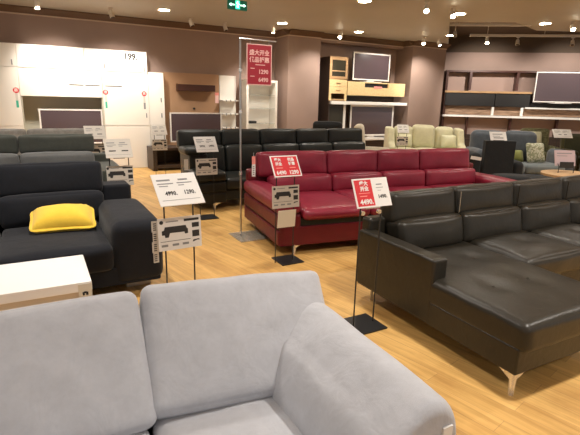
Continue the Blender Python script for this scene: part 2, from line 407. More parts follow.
# ------------------------------------------------------------------ price stands
def sofa_print(g, x, z, w, h, y, chaise=1):
    """small printed silhouette of a sofa"""
    pts = [(-.5, -.25), (-.5, .15), (-.42, .2), (-.38, .5), (.42, .5), (.46, .2), (.5, .15), (.5, -.3), (.38, -.32), (.36, -.12), (-.2, -.10), (-.25, -.5), (-.38, -.5), (-.4, -.25)]
    g.prism([(x+p[0]*w*chaise, z+p[1]*h) for p in pts], 'y', y-.0012, y)
def stand(label, loc, rotz=0., kind='white', prices=(), info=True, tags=0, flap=False, width=.30, legs=True, base=True, info_mat='paper', card='paper', legdx=.10, ztop=1.0, tilt=38, bh=.24, boff=(0, 0)):
    t = thing('price_stand', label, 'price stand', loc, rotz, 'sofa price stands')
    w = width/2
    if base: G().box(-.125+boff[0], .125+boff[0], -.13+boff[1], .13+boff[1], 0, .012, .003).obj('base_plate', 'black', t)
    if legs:
        for sx in (-1, 1): G().cyl((sx*legdx, 0, .006), (sx*legdx, 0, ztop-.075), .0055, seg=8).obj('leg', 'black', t)
    g = G(); g.box(-.06, .06, -.03, .004, ztop-.108, ztop-.096, .003)
    if kind == 'split':
        for sx in (-1, 1): g.cyl((sx*legdx*.8, -.012, ztop-.14), (sx*legdx*.8, .010, ztop-.14), .016, seg=12)
    g.obj('clip', 'chrome' if kind == 'split' else 'black', t)
    X = T(0, 0, ztop) @ RX(-tilt) @ Matrix.Diagonal((1, 1, bh/.21, 1))
    g = G(); g.box(-w, w, -.003, .003, -.105, .105, 0, X=X)
    def ln(m, x0, x1, z, h, y=-.003):
        g.mi = m; g.box(x0, x1, y-.0013, y+.0004, z-h/2, z+h/2, 0, X=X)
    def tx(m, body, size, x, z, bold, y=-.003):
        g.mi = m; text_bm(g, body, size, X @ T(x, y-.0008, z) @ RX(90), bold)
    RED, INK, GREY, WHITE, PALE = 1, 2, 3, 4, 5
    if kind in ('red', 'split'):
        x1 = w-.012 if kind == 'red' else .005
        g.mi = RED; g.box(-w+.012, x1, -.0042, -.0026, -.094, .094, 0, X=X)
    if kind == 'white':
        for (x0, x1, z, h) in ((-.125, -.035, .062, .010), (.02, .085, .062, .010), (-.125, -.02, .038, .006), (.005, .11, .040, .006), (-.12, -.06, .022, .005), (.01, .05, .024, .005)):
            ln(GREY, x0*w/.15, x1*w/.15, z, h)
        ln(GREY, -w*.85, w*.85, -.071, .002)
        if prices:
            tx(INK, prices[0], .036, -.055*w/.15, -.028, .0008); tx(INK, prices[1], .036, .07*w/.15, -.026, .0008)
        else:
            ln(INK, -.10, -.03, -.028, .012); ln(INK, .03, .10, -.028, .012)
    elif kind == 'red':
        for q, x in zip(prices, (-.068, .068)): tx(WHITE, q, .052, x, -.066, .0016, -.0042)
        for x, (c1, c2) in ((-.075, ('盛大', '开业')), (.068, ('优品', '钜惠'))):
            tx(WHITE, c1, .036, x, .062, .0014, -.0042); tx(WHITE, c2, .036, x, .020, .0014, -.0042)
        ln(PALE, -.11, -.04, -.018, .008, -.0042); ln(PALE, .035, .10, -.018, .008, -.0042)
    else:
        tx(WHITE, '盛大', .036, -.062, .066, .0014, -.0042); tx(WHITE, '开业', .036, -.062, .028, .0014, -.0042)
        tx(WHITE, prices[0], .050, -.062, -.066, .0016, -.0042)
        tx(INK, prices[1], .036, .082, -.034, .0009)
        ln(GREY, .045, .095, .056, .008); ln(GREY, .04, .10, .032, .004); ln(GREY, .05, .08, .0115, .003)
        ln(PALE, -.115, -.02, -.002, .004, -.0042); ln(PALE, -.11, -.05, -.023, .006, -.0042)
    g.obj('price_board', [card, 'signred', 'ink', 'greyink', 'paper', 'redink'], t)
    if info:
        zi = ztop-.30; X = T(0, -.012, zi) @ RX(-4)
        g = G(); g.box(-w, w, -.003, .003, -.11, .11, 0, X=X)
        g.mi = 1; gg = G(); sofa_print(gg, -.035, .015, .18, .072, -.0028); gg.bm.transform(X); t2 = gg.bm.copy(); gg.bm.free(); g.add(t2)
        ln(1, .03, .135, .086, .016); ln(1, .085, .135, .046, .032); ln(1, .085, .135, -.014, .044)
        g.mi = 1; g.prism([(.085, -.072), (.09, -.058), (.13, -.054), (.137, -.064), (.12, -.062)], 'y', -.0042, -.0028, X=X)
        ln(1, -.137, .07, -.0475, .003)
        g.mi = 1; g.cyl((-.125, -.0042, .084), (-.125, -.0028, .084), .013, seg=14, X=X)
        for x in (-.11, -.035, .035): ln(2, x-.022, x+.022, -.0755, .015)
        ln(2, -.095, -.01, .0855, .007)
        g.obj('info_board', [info_mat, 'ink', 'greyink'], t)
    if tags:
        g = G()
        for k in range(tags):
            z = ztop-.24-k*.072; y = .004+.002*k
            g.mi = 0; g.box(-w-.036+.006*(k % 2), -w+.006, y, y+.0035, z-.037, z+.037, 0)
            g.mi = 1
            for q in range(4): g.box(-w-.026, -w-.006, y-.001, y+.0005, z-.026+q*.014, z-.019+q*.014, 0)
        g.obj('paper_tag', ['paper2', 'ink'], t)
    if flap:
        g = G(); X3 = T(.005, -.03, ztop-.52) @ RX(6)
        g.box(-.10, .10, -.001, .001, -.09, .09, 0, X=X3)
        g.prism([(-.10, .09), (-.10, .02), (-.02, .085)], 'y', -.0035, -.001, X=X3)
        g.obj('blank_card', 'creamcard', t)
    return t

stand('large white price stand between black fabric sofa and grey sofa, tags on its left', (.80, 3.0, 0), 4, 'white', ('4990.', '1290.'), tags=4, ztop=1.015, tilt=50, bh=.27)
stand('red and white price stand with a blank folded card, before the red leather sofa', (2.11, 3.93, 0), 0, 'red', ('6490', '1290'), flap=True, info_mat='paper2', ztop=.985, tilt=34, bh=.225, boff=(.06, .03))
stand('half red half white price stand at the arm of the dark brown sectional', (2.005, 2.47, 0), 0, 'split', ('4490.', '1490.'), info=False, legdx=.09, ztop=1.0, tilt=25, bh=.205)
stand('white price stand before the left arm of the black leather sofa', (2.0, 6.0, 0), 0, 'white', ('5990.', '1490.'), info_mat='paper2', ztop=1.01)
stand('white price stand beside the right arm of the dark grey green sofa', (.79, 5.37, 0), 0, 'white', info_mat='paper2', card='paper2', width=.28, ztop=1.05)
stand('off white price stand before the left television, leftmost of the stands', (.815, 7.75, 0), 0, 'white', card='paper2', info_mat='paper2', ztop=1.06)
stand('small white price stand in front of the dark walnut television bench', (2.22, 9.6, 0), 0, 'white', info_mat='paper2', card='paper2', ztop=.97)

# hanging banner on a tall pole
t = thing('banner_stand', 'tall thin pole stand with a hanging crimson sale banner on a clear base', 'banner stand', (2.07, 4.97, 0), 0)
G().box(-.1, .30, -.25, .15, 0, .010, .002).obj('base_plate', 'glass', t, 20)
g = G(); g.cyl((0, 0, .01), (0, 0, 2.25), .011, seg=10); g.obj('pole', 'steel', t)
for z in (.03, .75, 1.45, 1.9): G().cyl((0, 0, z), (0, 0, z+.035), .017, seg=10).obj('collar', 'chrome', t)
g = G(); g.cyl((-.01, 0, 2.25), (.44, 0, 2.245), .008, seg=8); g.obj('arm', 'chrome', t)
for x in (.12, .35): G().cyl((x, 0, 2.235), (x, 0, 2.20), .003, seg=6).obj('hook', 'steel', t)
g = G(); g.box(.075, .385, -.004, .004, 1.765, 2.205, 0); g.mi = 1; g.box(.085, .375, -.0055, -.0035, 1.775, 2.195, 0)
g.mi = 0; F = T(.23, -.006, 1.985) @ RX(90)
text_bm(g, '盛大开业', .062, F @ T(0, .125, 0), .0016); text_bm(g, '优品钜惠', .062, F @ T(0, .05, 0), .0016)
text_bm(g, '1290', .062, F @ T(.05, -.075, 0), .0018); text_bm(g, '6490', .062, F @ T(.05, -.162, 0), .0018)
for x0, x1, z in ((.18, .30, 1.985), (.12, .17, 1.945), (.12, .17, 1.86)): g.box(x0, x1, -.0068, -.005, z-.004, z+.004, 0)
g.obj('banner', ['pink', 'deepred'], t)

# ------------------------------------------------------------------ foreground grey sofa
t = thing('sofa', 'light grey linen sofa with two plump back cushions, nearest the camera', 'sofa', (0, 0, 0))
O = Vector((.30, .80, 0)); t.location = O
def gs(g, name, parent=t, mat='grey', **k): return g.obj(name, mat, parent, loc=-O, **k)
g = G(); g.box(-.50, .80, .90, 1.95, .09, .30, .02); gs(g, 'base')
g = G(); g.box(-.50, 1.00, 1.74, 1.95, .10, .70, .04, 3); gs(g, 'back_frame')
for i, (a, b_) in enumerate(((-.43, .265), (.265, .775))):
    g = G(); g.cushion(((a+b_)/2, 1.19, .375), (b_-a-.008, .70, .17), .05, (0, .015, .022), nz=.006, seed=i); gs(g, 'seat_cushion')
def lean(a, b_, z0, z1, y0, y1, th, seed, pk, nz=.010, yaw=0, roll=0):
    L = math.hypot(z1-z0, y1-y0); ang = math.degrees(math.atan2(y1-y0, z1-z0))
    g = G(); X = T((a+b_)/2, (y0+y1)/2+th/2, (z0+z1)/2) @ RZ(yaw) @ RX(-ang) @ RY(roll)
    g.cushion((0, 0, 0), (b_-a, th, L), .042, (0.004, pk, .004), n=18, X=X, nz=nz, nf=4.5, seed=seed)
    return g
gs(lean(-.46, .290, .43, .828, 1.40, 1.720, .19, 3, .03, .007), 'back_cushion')
gs(lean(.287, 1.075, .43, .812, 1.375, 1.705, .20, 5, .035, .007, -4, 2.8), 'back_cushion')
def arm_bm(sgn, xi):
    g = G()
    prof = [(.0, .09), (.0, .40), (.01, .52), (.06, .61), (.13, .675), (.205, .722), (.265, .735), (.325, .712), (.362, .64), (.37, .50), (.37, .09)]
    fine = []                                   # Catmull-Rom refinement of the section
    for i in range(len(prof)-1):
        p0, p1, p2, p3 = prof[max(0, i-1)], prof[i], prof[i+1], prof[min(len(prof)-1, i+2)]
        for q in range(5):
            u = q/5; fine.append(tuple(.5*(2*p1[c]+(p2[c]-p0[c])*u+(2*p0[c]-5*p1[c]+4*p2[c]-p3[c])*u*u+(3*p1[c]-p0[c]-3*p2[c]+p3[c])*u**3) for c in (0, 1)))
    prof = fine+[prof[-1]]
    ends = [0, .003, .009, .018, .030, .044, .058]
    fs = ends+[.058+.884*k/34 for k in range(1, 34)]+[1-e for e in ends[::-1]]; n = len(fs)-1
    t_ = bmesh.new(); rows = []
    for j in range(n+1):
        f = fs[j]; y = .84+f*.89
        e = min(f, 1-f); k = math.sqrt(max(0, 1-(1-min(1, e/.05))**2))
        top = .968+.052*f+.012*math.sin(PI*f)
        row = []
        for (x, z) in prof:
            cx, cz = .175, .36
            xx = cx+(x-cx)*(.90+.10*k); zz = .09+(z-.09)*(.94+.06*k)*top
            bul = .018*math.sin(PI*f)
            if x < .1: xx -= bul
            w = .55 if z > .5 else .2
            nv = noise.noise_vector(Vector((x*6, y*5, z*6)))*.010*w
            row.append(t_.verts.new((xi+sgn*(xx)+nv.x, y+nv.y, zz+nv.z)))
        rows.append(row)
    for j in range(n):
        for i in range(len(prof)-1): t_.faces.new((rows[j][i], rows[j][i+1], rows[j+1][i+1], rows[j+1][i]))
    t_.faces.new(rows[0]); t_.faces.new(rows[-1][::-1])
    bmesh.ops.recalc_face_normals(t_, faces=t_.faces)
    g.add(t_); return g
for sgn, xi in ((1, .735), (-1, -.46)):
    gs(arm_bm(sgn, xi), 'arm', angle=80)
g = G(); g.box(1.020, 1.060, .832, .848, .555, .630, 0); gs(g, 'care_tag', mat='paper')
for x, y in ((-.70, .95), (1.04, .95), (-.70, 1.85), (1.04, 1.85)):
    g = G(); g.cyl((x, y, 0), (x, y, .10), .02, .028); gs(g, 'leg', mat='dkwood')

# ------------------------------------------------------------------ white coffee table
t = thing('coffee_table', 'gloss white coffee table behind the grey sofa, before the black fabric sofa', 'table', (.21, 3.03, 0), 0)
G().box(-1.15, .02, 0, .58, .385, .45, .006).obj('tabletop', ['table'], t)
for x, y in ((-.06, .006), (-.06, .49), (-1.14, .006), (-1.14, .49)): G().box(x, x+.078, y, y+.078, 0, .386, .003).obj('leg', 'table', t)
G().box(-1.06, -.06, .03, .05, .33, .386, .002).obj('apron', 'cream_edge', t)
g = G(); g.box(-.062, .017, -.004, .001, .352, .438, 0); g.mi = 1
g.box(-.040, -.028, -.0052, -.0035, .362, .384, 0); g.box(-.020, -.006, -.0052, -.0035, .362, .384, 0); g.box(-.032, -.016, -.0052, -.0035, .375, .388, 0); g.obj('paper_tag', ['creamcard', 'ink'], t)

# ------------------------------------------------------------------ generic upholstered sofa
def sofa(name, label, loc, rotz, mats, seats, lows, heads, arms, sv=(0, 1.0, .28, .46), base=(.13, .28), lowd=(.78, .20, .44, .70), headd=(.92, .16, .66, .95), seat_mat=None, low_mat=None,
         legs=None, leg_mat='chrome', cat='sofa', back_z=None, puff=.03, lean_a=8, group=None, depth=None):
    t = thing(name, label, cat, loc, rotz, group)
    main, low = mats[0], low_mat or mats[0]
    u0, u1 = min(a[0] for a in arms) if arms else seats[0], max(a[1] for a in arms) if arms else seats[-1]
    dep = depth or headd[0]+headd[1]+.06
    g = G(); g.box(u0+.03, u1-.03, sv[0]+.04, dep-.02, base[0], base[1], .015); g.obj('base', mats[1], t)
    for i, (a, b_) in enumerate(zip(seats[:-1], seats[1:])):
        g = G(); g.cushion(((a+b_)/2, (sv[0]+sv[1])/2, (sv[2]+sv[3])/2), (b_-a-.006, sv[1]-sv[0], sv[3]-sv[2]), .05, (0, .02, .02), nz=.005, seed=i); g.obj('seat_cushion', seat_mat or main, t)
    for i, (a, b_) in enumerate(zip(lows[:-1], lows[1:])):
        g = G(); v, th, z0, z1 = lowd; X = T((a+b_)/2, v+th/2, (z0+z1)/2) @ RX(-lean_a)
        g.cushion((0, 0, 0), (b_-a-.006, th, z1-z0), .055, (0, puff, .012), X=X, nz=.006, seed=i+3); g.obj('back_cushion', low, t)
    for i, (a, b_) in enumerate(zip(heads[:-1], heads[1:])):
        g = G(); v, th, z0, z1 = headd; X = T((a+b_)/2, v+th/2, (z0+z1)/2) @ RX(-lean_a)
        g.cushion((0, 0, 0), (b_-a-.003, th, z1-z0), .045, (0, puff, .010), X=X, nz=.006, seed=i+7); g.obj('headrest', main, t)
    g = G(); g.box(u0+.05, u1-.05, headd[0]+headd[1]*.6, dep, base[0], (back_z or headd[3]-.22), .03, 3); g.obj('back_frame', mats[1] if len(mats) < 3 else mats[2], t)
    for (a, b_, v0, v1, z0, z1, st) in arms:
        g = G()
        if st == 'layer':
            zp = z1-.15; am = G()
            g.cushion(((a+b_)/2, (v0+v1)/2, zp+.075), (b_-a, v1-v0, .15), .05, (.01, .01, .02), nz=.005); o = g.obj('arm_pad', main, t)
            zm = (z0+zp)/2
            am.box(a+.005, b_-.005, v0+.008, v1-.01, zm+.012, zp-.008, .025, 3); am.box(a+.010, b_-.010, v0+.015, v1-.01, z0, zm-.010, .02, 3); am.mi = 1; am.box(a+.03, b_-.03, v0+.035, v1-.02, z0+.03, zp+.02, 0); am.obj('arm', [mats[1], 'black_leather'], t)  # black core paints the shade into the gaps between arm layers
        elif st == 'soft':
            g.cushion(((a+b_)/2, (v0+v1)/2, (z0+z1)/2), (b_-a, v1-v0, z1-z0), .07, (.015, .015, .02), nz=.005); g.obj('arm', main, t)
        else:
            g.box(a, b_, v0, v1, z0, z1, .022, 3); g.obj('arm', main, t)
    for (x, y) in (legs or [(u0+.12, sv[0]+.12), (u1-.12, sv[0]+.12), (u0+.12, dep-.12), (u1-.12, dep-.12)]):
        G().cyl((x, y, 0), (x, y, base[0]+.01), .014, .02, 10).obj('leg', leg_mat, t)
    return t

def v_leg(t, x, y, h, sx=1, sy=1, w=.11, mat='chrome'):
    """bright angled metal foot: a narrow blade that widens to a V under the frame"""
    g = G()
    g.prism([(x-.014, 0), (x+.014, 0), (x+.020, h*.62), (x+sx*w, h), (x-sx*.02, h)] if sx > 0 else [(x-.014, 0), (x+.014, 0), (x+.02, h), (x-w, h), (x-.02, h*.62)], 'y', y-.006, y+.006, .002, 2)
    g.prism([(y-.014, 0), (y+.014, 0), (y+.020, h*.62), (y+sy*w, h), (y-sy*.02, h)], 'x', x-.006, x+.006, .002, 2)
    return g.obj('leg', mat, t)

# black fabric sofa at the left
sofa('sofa', 'black fabric sofa with a yellow pillow, behind the white coffee table', (-1.62, 3.63, 0), 0, ('black_fab', 'black_fab'),
     [.40, 1.28, 2.085], [.40, 1.27, 2.15], [.40, 1.27, 2.16],
     [(0, .39, .10, 1.35, .11, .625, 'soft'), (2.085, 2.48, .10, 1.12, .11, .625, 'soft')], sv=(.08, 1.02, .24, .455), base=(.10, .25), lowd=(.98, .22, .43, .72), headd=(1.13, .17, .68, .985), leg_mat='black', back_z=.74, depth=1.50, legs=[(.2, .4), (.2, 1.35), (2.3, 1.35)])
G().box(2.19, 2.40, .30, .33, 0, .112, .006).obj('foot', 'steel', bpy.data.objects['sofa.001'])
g = G(); X = T(0, 0, 0) @ RX(-72)
g.cushion((0, 0, 0), (.53, .15, .37), .075, (0, .045, 0), n=14, X=X, pinch=.9, nz=.008, seed=4)
o = g.obj('pillow', 'yellow', None, 60, loc=(.145, 4.36, .555), rotz=R(-4)); tag(o, 'yellow cotton scatter pillow lying on the black fabric sofa', 'pillow')

# dark grey green sofa behind it
sofa('sofa', 'dark grey green sofa directly behind the black fabric sofa', (-1.25, 5.42, 0), 0, ('green_grey', 'green_grey'),
     [.25, 1.07, 1.87], [.25, 1.07, 1.87], [.25, 1.07, 1.885], [(0, .24, .05, .98, .10, .80, 'box'), (1.87, 2.12, .05, .98, .10, .80, 'box')],
     sv=(0, .75, .28, .46), lowd=(.60, .2, .44, .945), headd=(.75, .15, .925, 1.145), low_mat='mid_grey', back_z=.9, leg_mat='black', lean_a=5, depth=1.0)  # paler grey of the lower cushions also carries light caught on their tops
# light grey sofa further back
sofa('sofa', 'mottled light grey sofa of which only the back rim shows, before the left television', (-1.2, 7.95, 0), 0, ('lt_grey', 'lt_grey'),
     [.25, 1.12, 1.9], [.25, 1.12, 1.9], [.0, 1.09, 2.02], [(0, .24, .0, .8, .10, .62, 'box'), (1.9, 2.1, .0, .8, .10, .62, 'box')],
     sv=(0, .7, .28, .45), lowd=(.50, .2, .44, .78), headd=(.55, .17, .74, 1.065), leg_mat='black', depth=.85)

# red leather sofa
rs = sofa('sofa', 'long red leather sofa with four adjustable headrests', (2.12, 4.10, 0), -7.5, ('red', 'dkred'),
     [.28, 1.10, 1.86, 2.56, 3.42], [.25, 1.10, 1.86, 2.56, 3.46], [.15, 1.10, 1.86, 2.56, 3.46],
     [(0, .275, 0, 1.34, .11, .60, 'layer'), (3.425, 3.70, 0, 1.34, .11, .60, 'layer')], sv=(-.03, 1.0, .375, .49), base=(.10, .31), lowd=(.95, .22, .44, .69), headd=(1.13, .19, .655, .965),
     back_z=.74, legs=[(.12, 1.2), (3.5, 1.2), (1.8, 1.2)], depth=1.42, puff=.035)
g = G(); g.box(.26, 3.44, .03, 1.2, .305, .39, .01); g.obj('dark_gap_panel', 'black_leather', rs)  # black panel stands for the shade in the gap under the seat pads
v_leg(rs, .20, .03, .115, 1, 1, .09); v_leg(rs, 3.5, .03, .115, -1, 1, .09)
o = thing('sale_tag', 'red and white paper tag hanging on the left headrest of the red sofa', 'tag', (2.335, 5.19, .70), -20)
G().box(-.022, .022, -.002, 0, .13, .23, 0).obj('red_card', 'redink', o)
g = G(); g.box(-.022, .022, -.004, -.002, -.02, .132, 0); g.mi = 1
for k in range(5): g.box(-.010, .010, -.0055, -.0035, .0+k*.024, .012+k*.024, 0)
g.obj('white_card', ['paper', 'greyink'], o)
G().cyl((0, -.001, .23), (0, .03, .27), .002, seg=6).obj('string', 'paper', o)

# black leather sofa behind the red one
bs = sofa('sofa', 'long black leather sofa between the red sofa and the pillar', (1.98, 6.36, 0), 0, ('black_leather', 'black_leather'),
     [.45, 1.25, 2.02, 2.8, 3.2], [.30, .68, 1.35, 2.05, 2.75, 3.5], [-.04, .66, 1.35, 2.05, 2.72, 3.50],
     [(0, .46, .0, .80, .10, .57, 'layer'), (3.2, 3.6, .0, .80, .10, .57, 'layer')], sv=(.02, .8, .28, .46), lowd=(.62, .22, .44, .88), headd=(.76, .19, .835, 1.12), back_z=.95, depth=1.05, legs=[(.3, .95), (3.3, .95)], puff=.03)
g = G(); g.cushion((.10, .52, .84), (.34, .42, .11), .05, (0, 0, .015), X=None); g.obj('side_flap', 'black_leather', bs)
g = G(); g.box(.02, .30, .40, .86, .55, .80, .03, 3); g.obj('side_panel', 'black_leather', bs)
v_leg(bs, .26, .02, .11, 1, 1, .10); v_leg(bs, 3.4, .02, .11, -1, 1, .10)
for k, (x, y, z, l) in enumerate(((1.90, 6.62, .66, 'left white paper tag on the side of the black leather sofa'), (2.09, 6.30, .70, 'white paper tag between the side flap and price stand of the black sofa'))):
    o = G().box(-.03, .03, -.003, 0, -.08, .08, 0).obj('paper_tag', 'paper2', None, loc=(x, y, z)); tag(o, l, 'tag')

# dark brown leather sectional with chaise
t = thing('sectional_sofa', 'dark brown leather sectional sofa with a chaise on chrome feet at the right', 'sofa', (2.215, 1.36, 0), -1.0)
mt = 'brown_leather'
g = G(); g.box(0, .95, .02, 1.52, .14, .305, .012, 3); g.box(.95, 3.35, .70, 1.52, .14, .305, .012, 3); g.obj('base', mt, t)
def tuft(pts, amp=.022, rr=.075):
    def f(q):
        if q.z > .02:
            for (x, y) in pts: q.z -= amp*math.exp(-((q.x-x)**2+(q.y-y)**2)/rr**2)
        return q
    return f
g = G(); g.cushion((.475, .66, .37), (.955, 1.36, .18), .045, (0, .004, .022), n=26, nz=.004, deform=tuft([(-.17, -.20), (.17, -.20), (-.17, .26), (.17, .26)])); g.obj('chaise_cushion', mt, t)
for (x, y) in ((-.17, -.20), (.17, -.20), (-.17, .26), (.17, .26)): G().cyl((.475+x, .66+y, .448), (.475+x, .66+y, .464), .011, seg=10).obj('button', mt, t)
for i, (a, b_) in enumerate(((.955, 1.74), (1.74, 2.50), (2.50, 3.22))):
    g = G(); g.cushion(((a+b_)/2, 1.01, .375), (b_-a-.006, .68, .19), .05, (0, .012, .035), n=20, nz=.005, seed=i, deform=tuft([(0, 0)], .03, .06)); g.obj('seat_cushion', mt, t)
hb = [.20, .90, 1.66, 2.40, 3.20]
for i, (a, b_) in enumerate(zip(hb[:-1], hb[1:])):
    X = T((a+b_)/2, 1.36, .56) @ RX(-10)
    g = G(); g.cushion((0, 0, 0), (b_-a-.008, .22, .27), .05, (0, .035, .012), n=16, X=X, nz=.006, nf=7, seed=i); g.obj('back_cushion', mt, t)
    X = T((a+b_)/2, 1.46, .775) @ RX(-9)
    g = G(); g.cushion((0, 0, 0), (b_-a-.004, .18, .255), .045, (0, .028, .006), n=14, X=X, nz=.005, seed=i+5); g.obj('headrest', mt, t)
for x in (.90, 1.66, 2.40):
    g = G(); g.box(x-.004, x+.004, 1.335, 1.345, .70, .885, .002); g.obj('seam_piping', 'steel' if x < 1 else mt, t)
g = G(); g.box(.05, 3.3, 1.46, 1.58, .14, .70, .03, 3); g.obj('back_frame', mt, t)
g = G(); g.box(-.005, .125, .69, 1.53, .145, .605, .02, 3); g.obj('arm', mt, t)
g = G(); g.box(3.23, 3.36, .69, 1.53, .145, .605, .02, 3); g.obj('arm', mt, t)
v_leg(t, .025, .045, .15, 1, 1, .13); v_leg(t, .92, .045, .15, -1, 1, .13)
for x, y in ((.10, 1.44), (3.2, 1.44), (3.2, .8), (.28, .62)): G().cyl((x, y, 0), (x, y, .15), .010, .012, 10).obj('leg', 'steel', t)

# ------------------------------------------------------------------ left wall furniture (white cabinet wall)
CF = 11.1
def cabinet(name, label, x0, x1, z0, z1, y0=CF, y1=11.5, seams=(), hseams=(), handles=(), mat='cab', cat='cabinet', group=None):
    t = thing(name, label, cat, ((x0+x1)/2, y0, z0), 0, group); ox = (x0+x1)/2
    G().box(x0-ox+.001, x1-ox-.001, .02, y1-y0-.002, .001, z1-z0-.001, .002).obj('body', mat, t)
    xs = [x0, *seams, x1]; zs = [z0, *hseams, z1]
    k = 0
    for a, b_ in zip(xs[:-1], xs[1:]):
        for c, d in zip(zs[:-1], zs[1:]):
            do = G().box(a-ox+.007, b_-ox-.007, 0, .019, c-z0+.007, d-z0-.007, .002).obj('door', mat, t)
            for (hx, hz) in handles:
                if a < hx < b_ and c < hz < d: G().box(hx-ox-.010, hx-ox+.010, -.022, 0, hz-z0-.05, hz-z0+.05, .003).obj('handle', 'greyink', do)
    return t
cabinet('wall_cabinet', 'white upper cabinet at the left frame edge', -1.4, -.17, 2.13, 2.58, handles=[(-.26, 2.22)])
cabinet('wall_cabinet', 'white upper cabinet above the left television alcove', -.17, 1.07, 2.13, 2.58)
cabinet('wall_cabinet', 'white upper cabinet with a small dark price block stuck on it', 1.07, 2.37, 2.13, 2.58, handles=[(1.47, 2.24), (2.30, 2.21)])
cabinet('tall_cabinet', 'tall white cabinet left of the television alcove', -1.4, -.18, 0, 2.13, hseams=(.97,))
cabinet('wall_cabinet', 'long white cabinet bridge over the left television alcove', -.18, 1.39, 1.57, 2.13)
cabinet('tall_cabinet', 'tall blank white cabinet right of the television alcove', 1.39, 2.37, 0, 2.13, hseams=(.97,), handles=[(2.30, 1.2)])
cabinet('tall_cabinet', 'narrow white cabinet next to the tan television panel', 2.372, 2.74, 0, 2.16, y0=11.15, handles=[(2.66, 1.55), (2.66, 1.2)])
t = thing('tv_niche', 'grey beige lined niche around the left television', 'niche', (.605, 11.12, .52))
for n_, bx in (('back_panel', (-.178, 1.388, 11.46, 11.498)), ('side_panel', (-.176, -.15, 11.12, 11.46)), ('side_panel', (1.362, 1.386, 11.12, 11.46))):
    g = G(); g.box(bx[0]-.605, bx[1]-.605, bx[2]-11.12, bx[3]-11.12, 0, 1.046, 0); g.obj(n_, 'alcove', t)
cabinet('tv_bench', 'low white bench under the left television', -.176, 1.386, 0, .515, seams=(.6,), cat='tv bench')
# price block and lettering stuck on the doors
g = G(); F = T(2.02, CF-.0008, 2.46) @ RX(90)
text_bm(g, '199.', .17, F, .007); g.box(1.90, 2.14, CF-.0014, CF-.0002, 2.395, 2.405, 0)
o = g.obj('price_lettering', 'ink'); tag(o, 'small dark price figures on the white upper cabinet door', 'lettering')
g = G()
for x0, x1 in ((.74, 1.02), (1.05, 1.34), (1.45, 1.80)): g.box(x0, x1, CF-.0014, CF-.0002, 1.812, 1.832, 0)
o = g.obj('door_lettering', 'ink'); tag(o, 'row of dark lettering on the long white bridge cabinet', 'lettering')
def sale_tag(x, z, y, low, label):
    t = thing('sale_tag', label, 'tag', (x, y, z), 0, 'round red tags on the white cabinets')
    g = G(); g.cyl((0, -.003, 0), (0, 0, 0), .055, seg=20); g.mi = 1; text_bm(g, '惠', .07, T(0, -.0035, 0) @ RX(90), .002); g.obj('round_card', ['signred', 'pink'], t)
    G().box(-.022, .022, -.002, 0, -.20, -.05, 0).obj('white_strip', 'paper2', t)
    G().box(-.022, .022, -.002, 0, -.34, -.20, 0).obj('print_strip', low, t)
sale_tag(-.245, 1.68, CF+.0005, 'teal', 'round red tag on the tall cabinet left of the television')
sale_tag(1.45, 1.69, CF-.0003, 'teal', 'round red tag just right of the television alcove')
sale_tag(2.27, 1.68, CF-.0003, 'greyink', 'round red tag at the right edge of the blank white cabinet')

def tv(name_label, loc, rotz, w, h, stand_h=0., frame='silver', fw=.03, dep=.06):
    t = thing('television', name_label, 'television', loc, rotz)
    g = G(); g.box(-w/2, w/2, .012, dep, 0, h, .006); g.obj('casing', 'blackm', t)
    g = G(); g.box(-w/2, w/2, 0, .014, 0, fw, .003); g.box(-w/2, w/2, 0, .014, h-fw, h, .003); g.box(-w/2, -w/2+fw, 0, .014, fw, h-fw, .003); g.box(w/2-fw, w/2, 0, .014, fw, h-fw, .003); g.obj('bezel', frame, t)
    G().box(-w/2+fw, w/2-fw, .006, .012, fw, h-fw, 0).obj('screen', 'screen', t)
    if stand_h:
        g = G(); g.box(-.12, .12, .02, .05, -stand_h+.015, .02, .004); g.box(-.30, .30, -.08, .14, -stand_h, -stand_h+.016, .004); g.obj('foot', frame, t)
    return t
tv('flat television with a white frame in the left cabinet alcove', (.735, 11.14, .58), 0, 1.24, .74, .06)
# tan panel, shelf, second television
g = G(); g.box(2.76, 4.18, 11.42, 11.498, .3, 2.19, .003); o = g.obj('wall_panel', 'brown', None); tag(o, 'tan wall panel behind the middle television', 'panel')
t = thing('wall_shelf', 'dark red walnut box shelf on the tan wall panel', 'shelf', (3.55, 11.42, 1.85))
G().box(-.46, .46, -.20, -.002, -.075, .075, .004).obj('shelf_box', 'dkshelf', t)
G().box(-.47, .47, -.21, -.002, .076, .094, .003).obj('shelf_top', 'brown', t)
o = G().cyl((3.52, 11.40, 1.36), (3.52, 11.4215, 1.36), .028, seg=14).obj('cable_grommet', 'ink'); tag(o, 'small dark round grommet on the tan panel above the television', 'grommet')
t = thing('sale_tag', 'small red and white card at the right edge of the tan panel', 'tag', (4.12, 11.4205, 1.63))
G().box(-.05, .05, -.003, 0, .06, .13, 0).obj('red_band', 'redink', t); G().box(-.045, .045, -.002, 0, -.13, .06, 0).obj('white_card', 'pink', t)
tv('flat television with a white frame on the walnut bench', (3.40, 10.85, .60), 0, 1.26, .68, .08)
t = thing('tv_bench', 'dark walnut television bench with an open niche', 'tv bench', (2.26, 10.45, 0))
g = G(); W_ = 2.1; g.box(0, W_, 0, .62, .46, .515, .004); g.box(0, .09, 0, .62, .0, .46, .004); g.box(W_-.09, W_, 0, .62, 0, .46, .004); g.box(.09, W_-.09, .55, .61, .06, .46, 0); g.box(.09, W_-.09, .02, .6, .05, .13, .004); g.box(.75, .8, .02, .6, .13, .46, 0); g.obj('carcass', 'dkwood', t)
G().box(.82, W_-.11, .015, .04, .14, .45, .003).obj('drawer_front', 'dkwood', t)
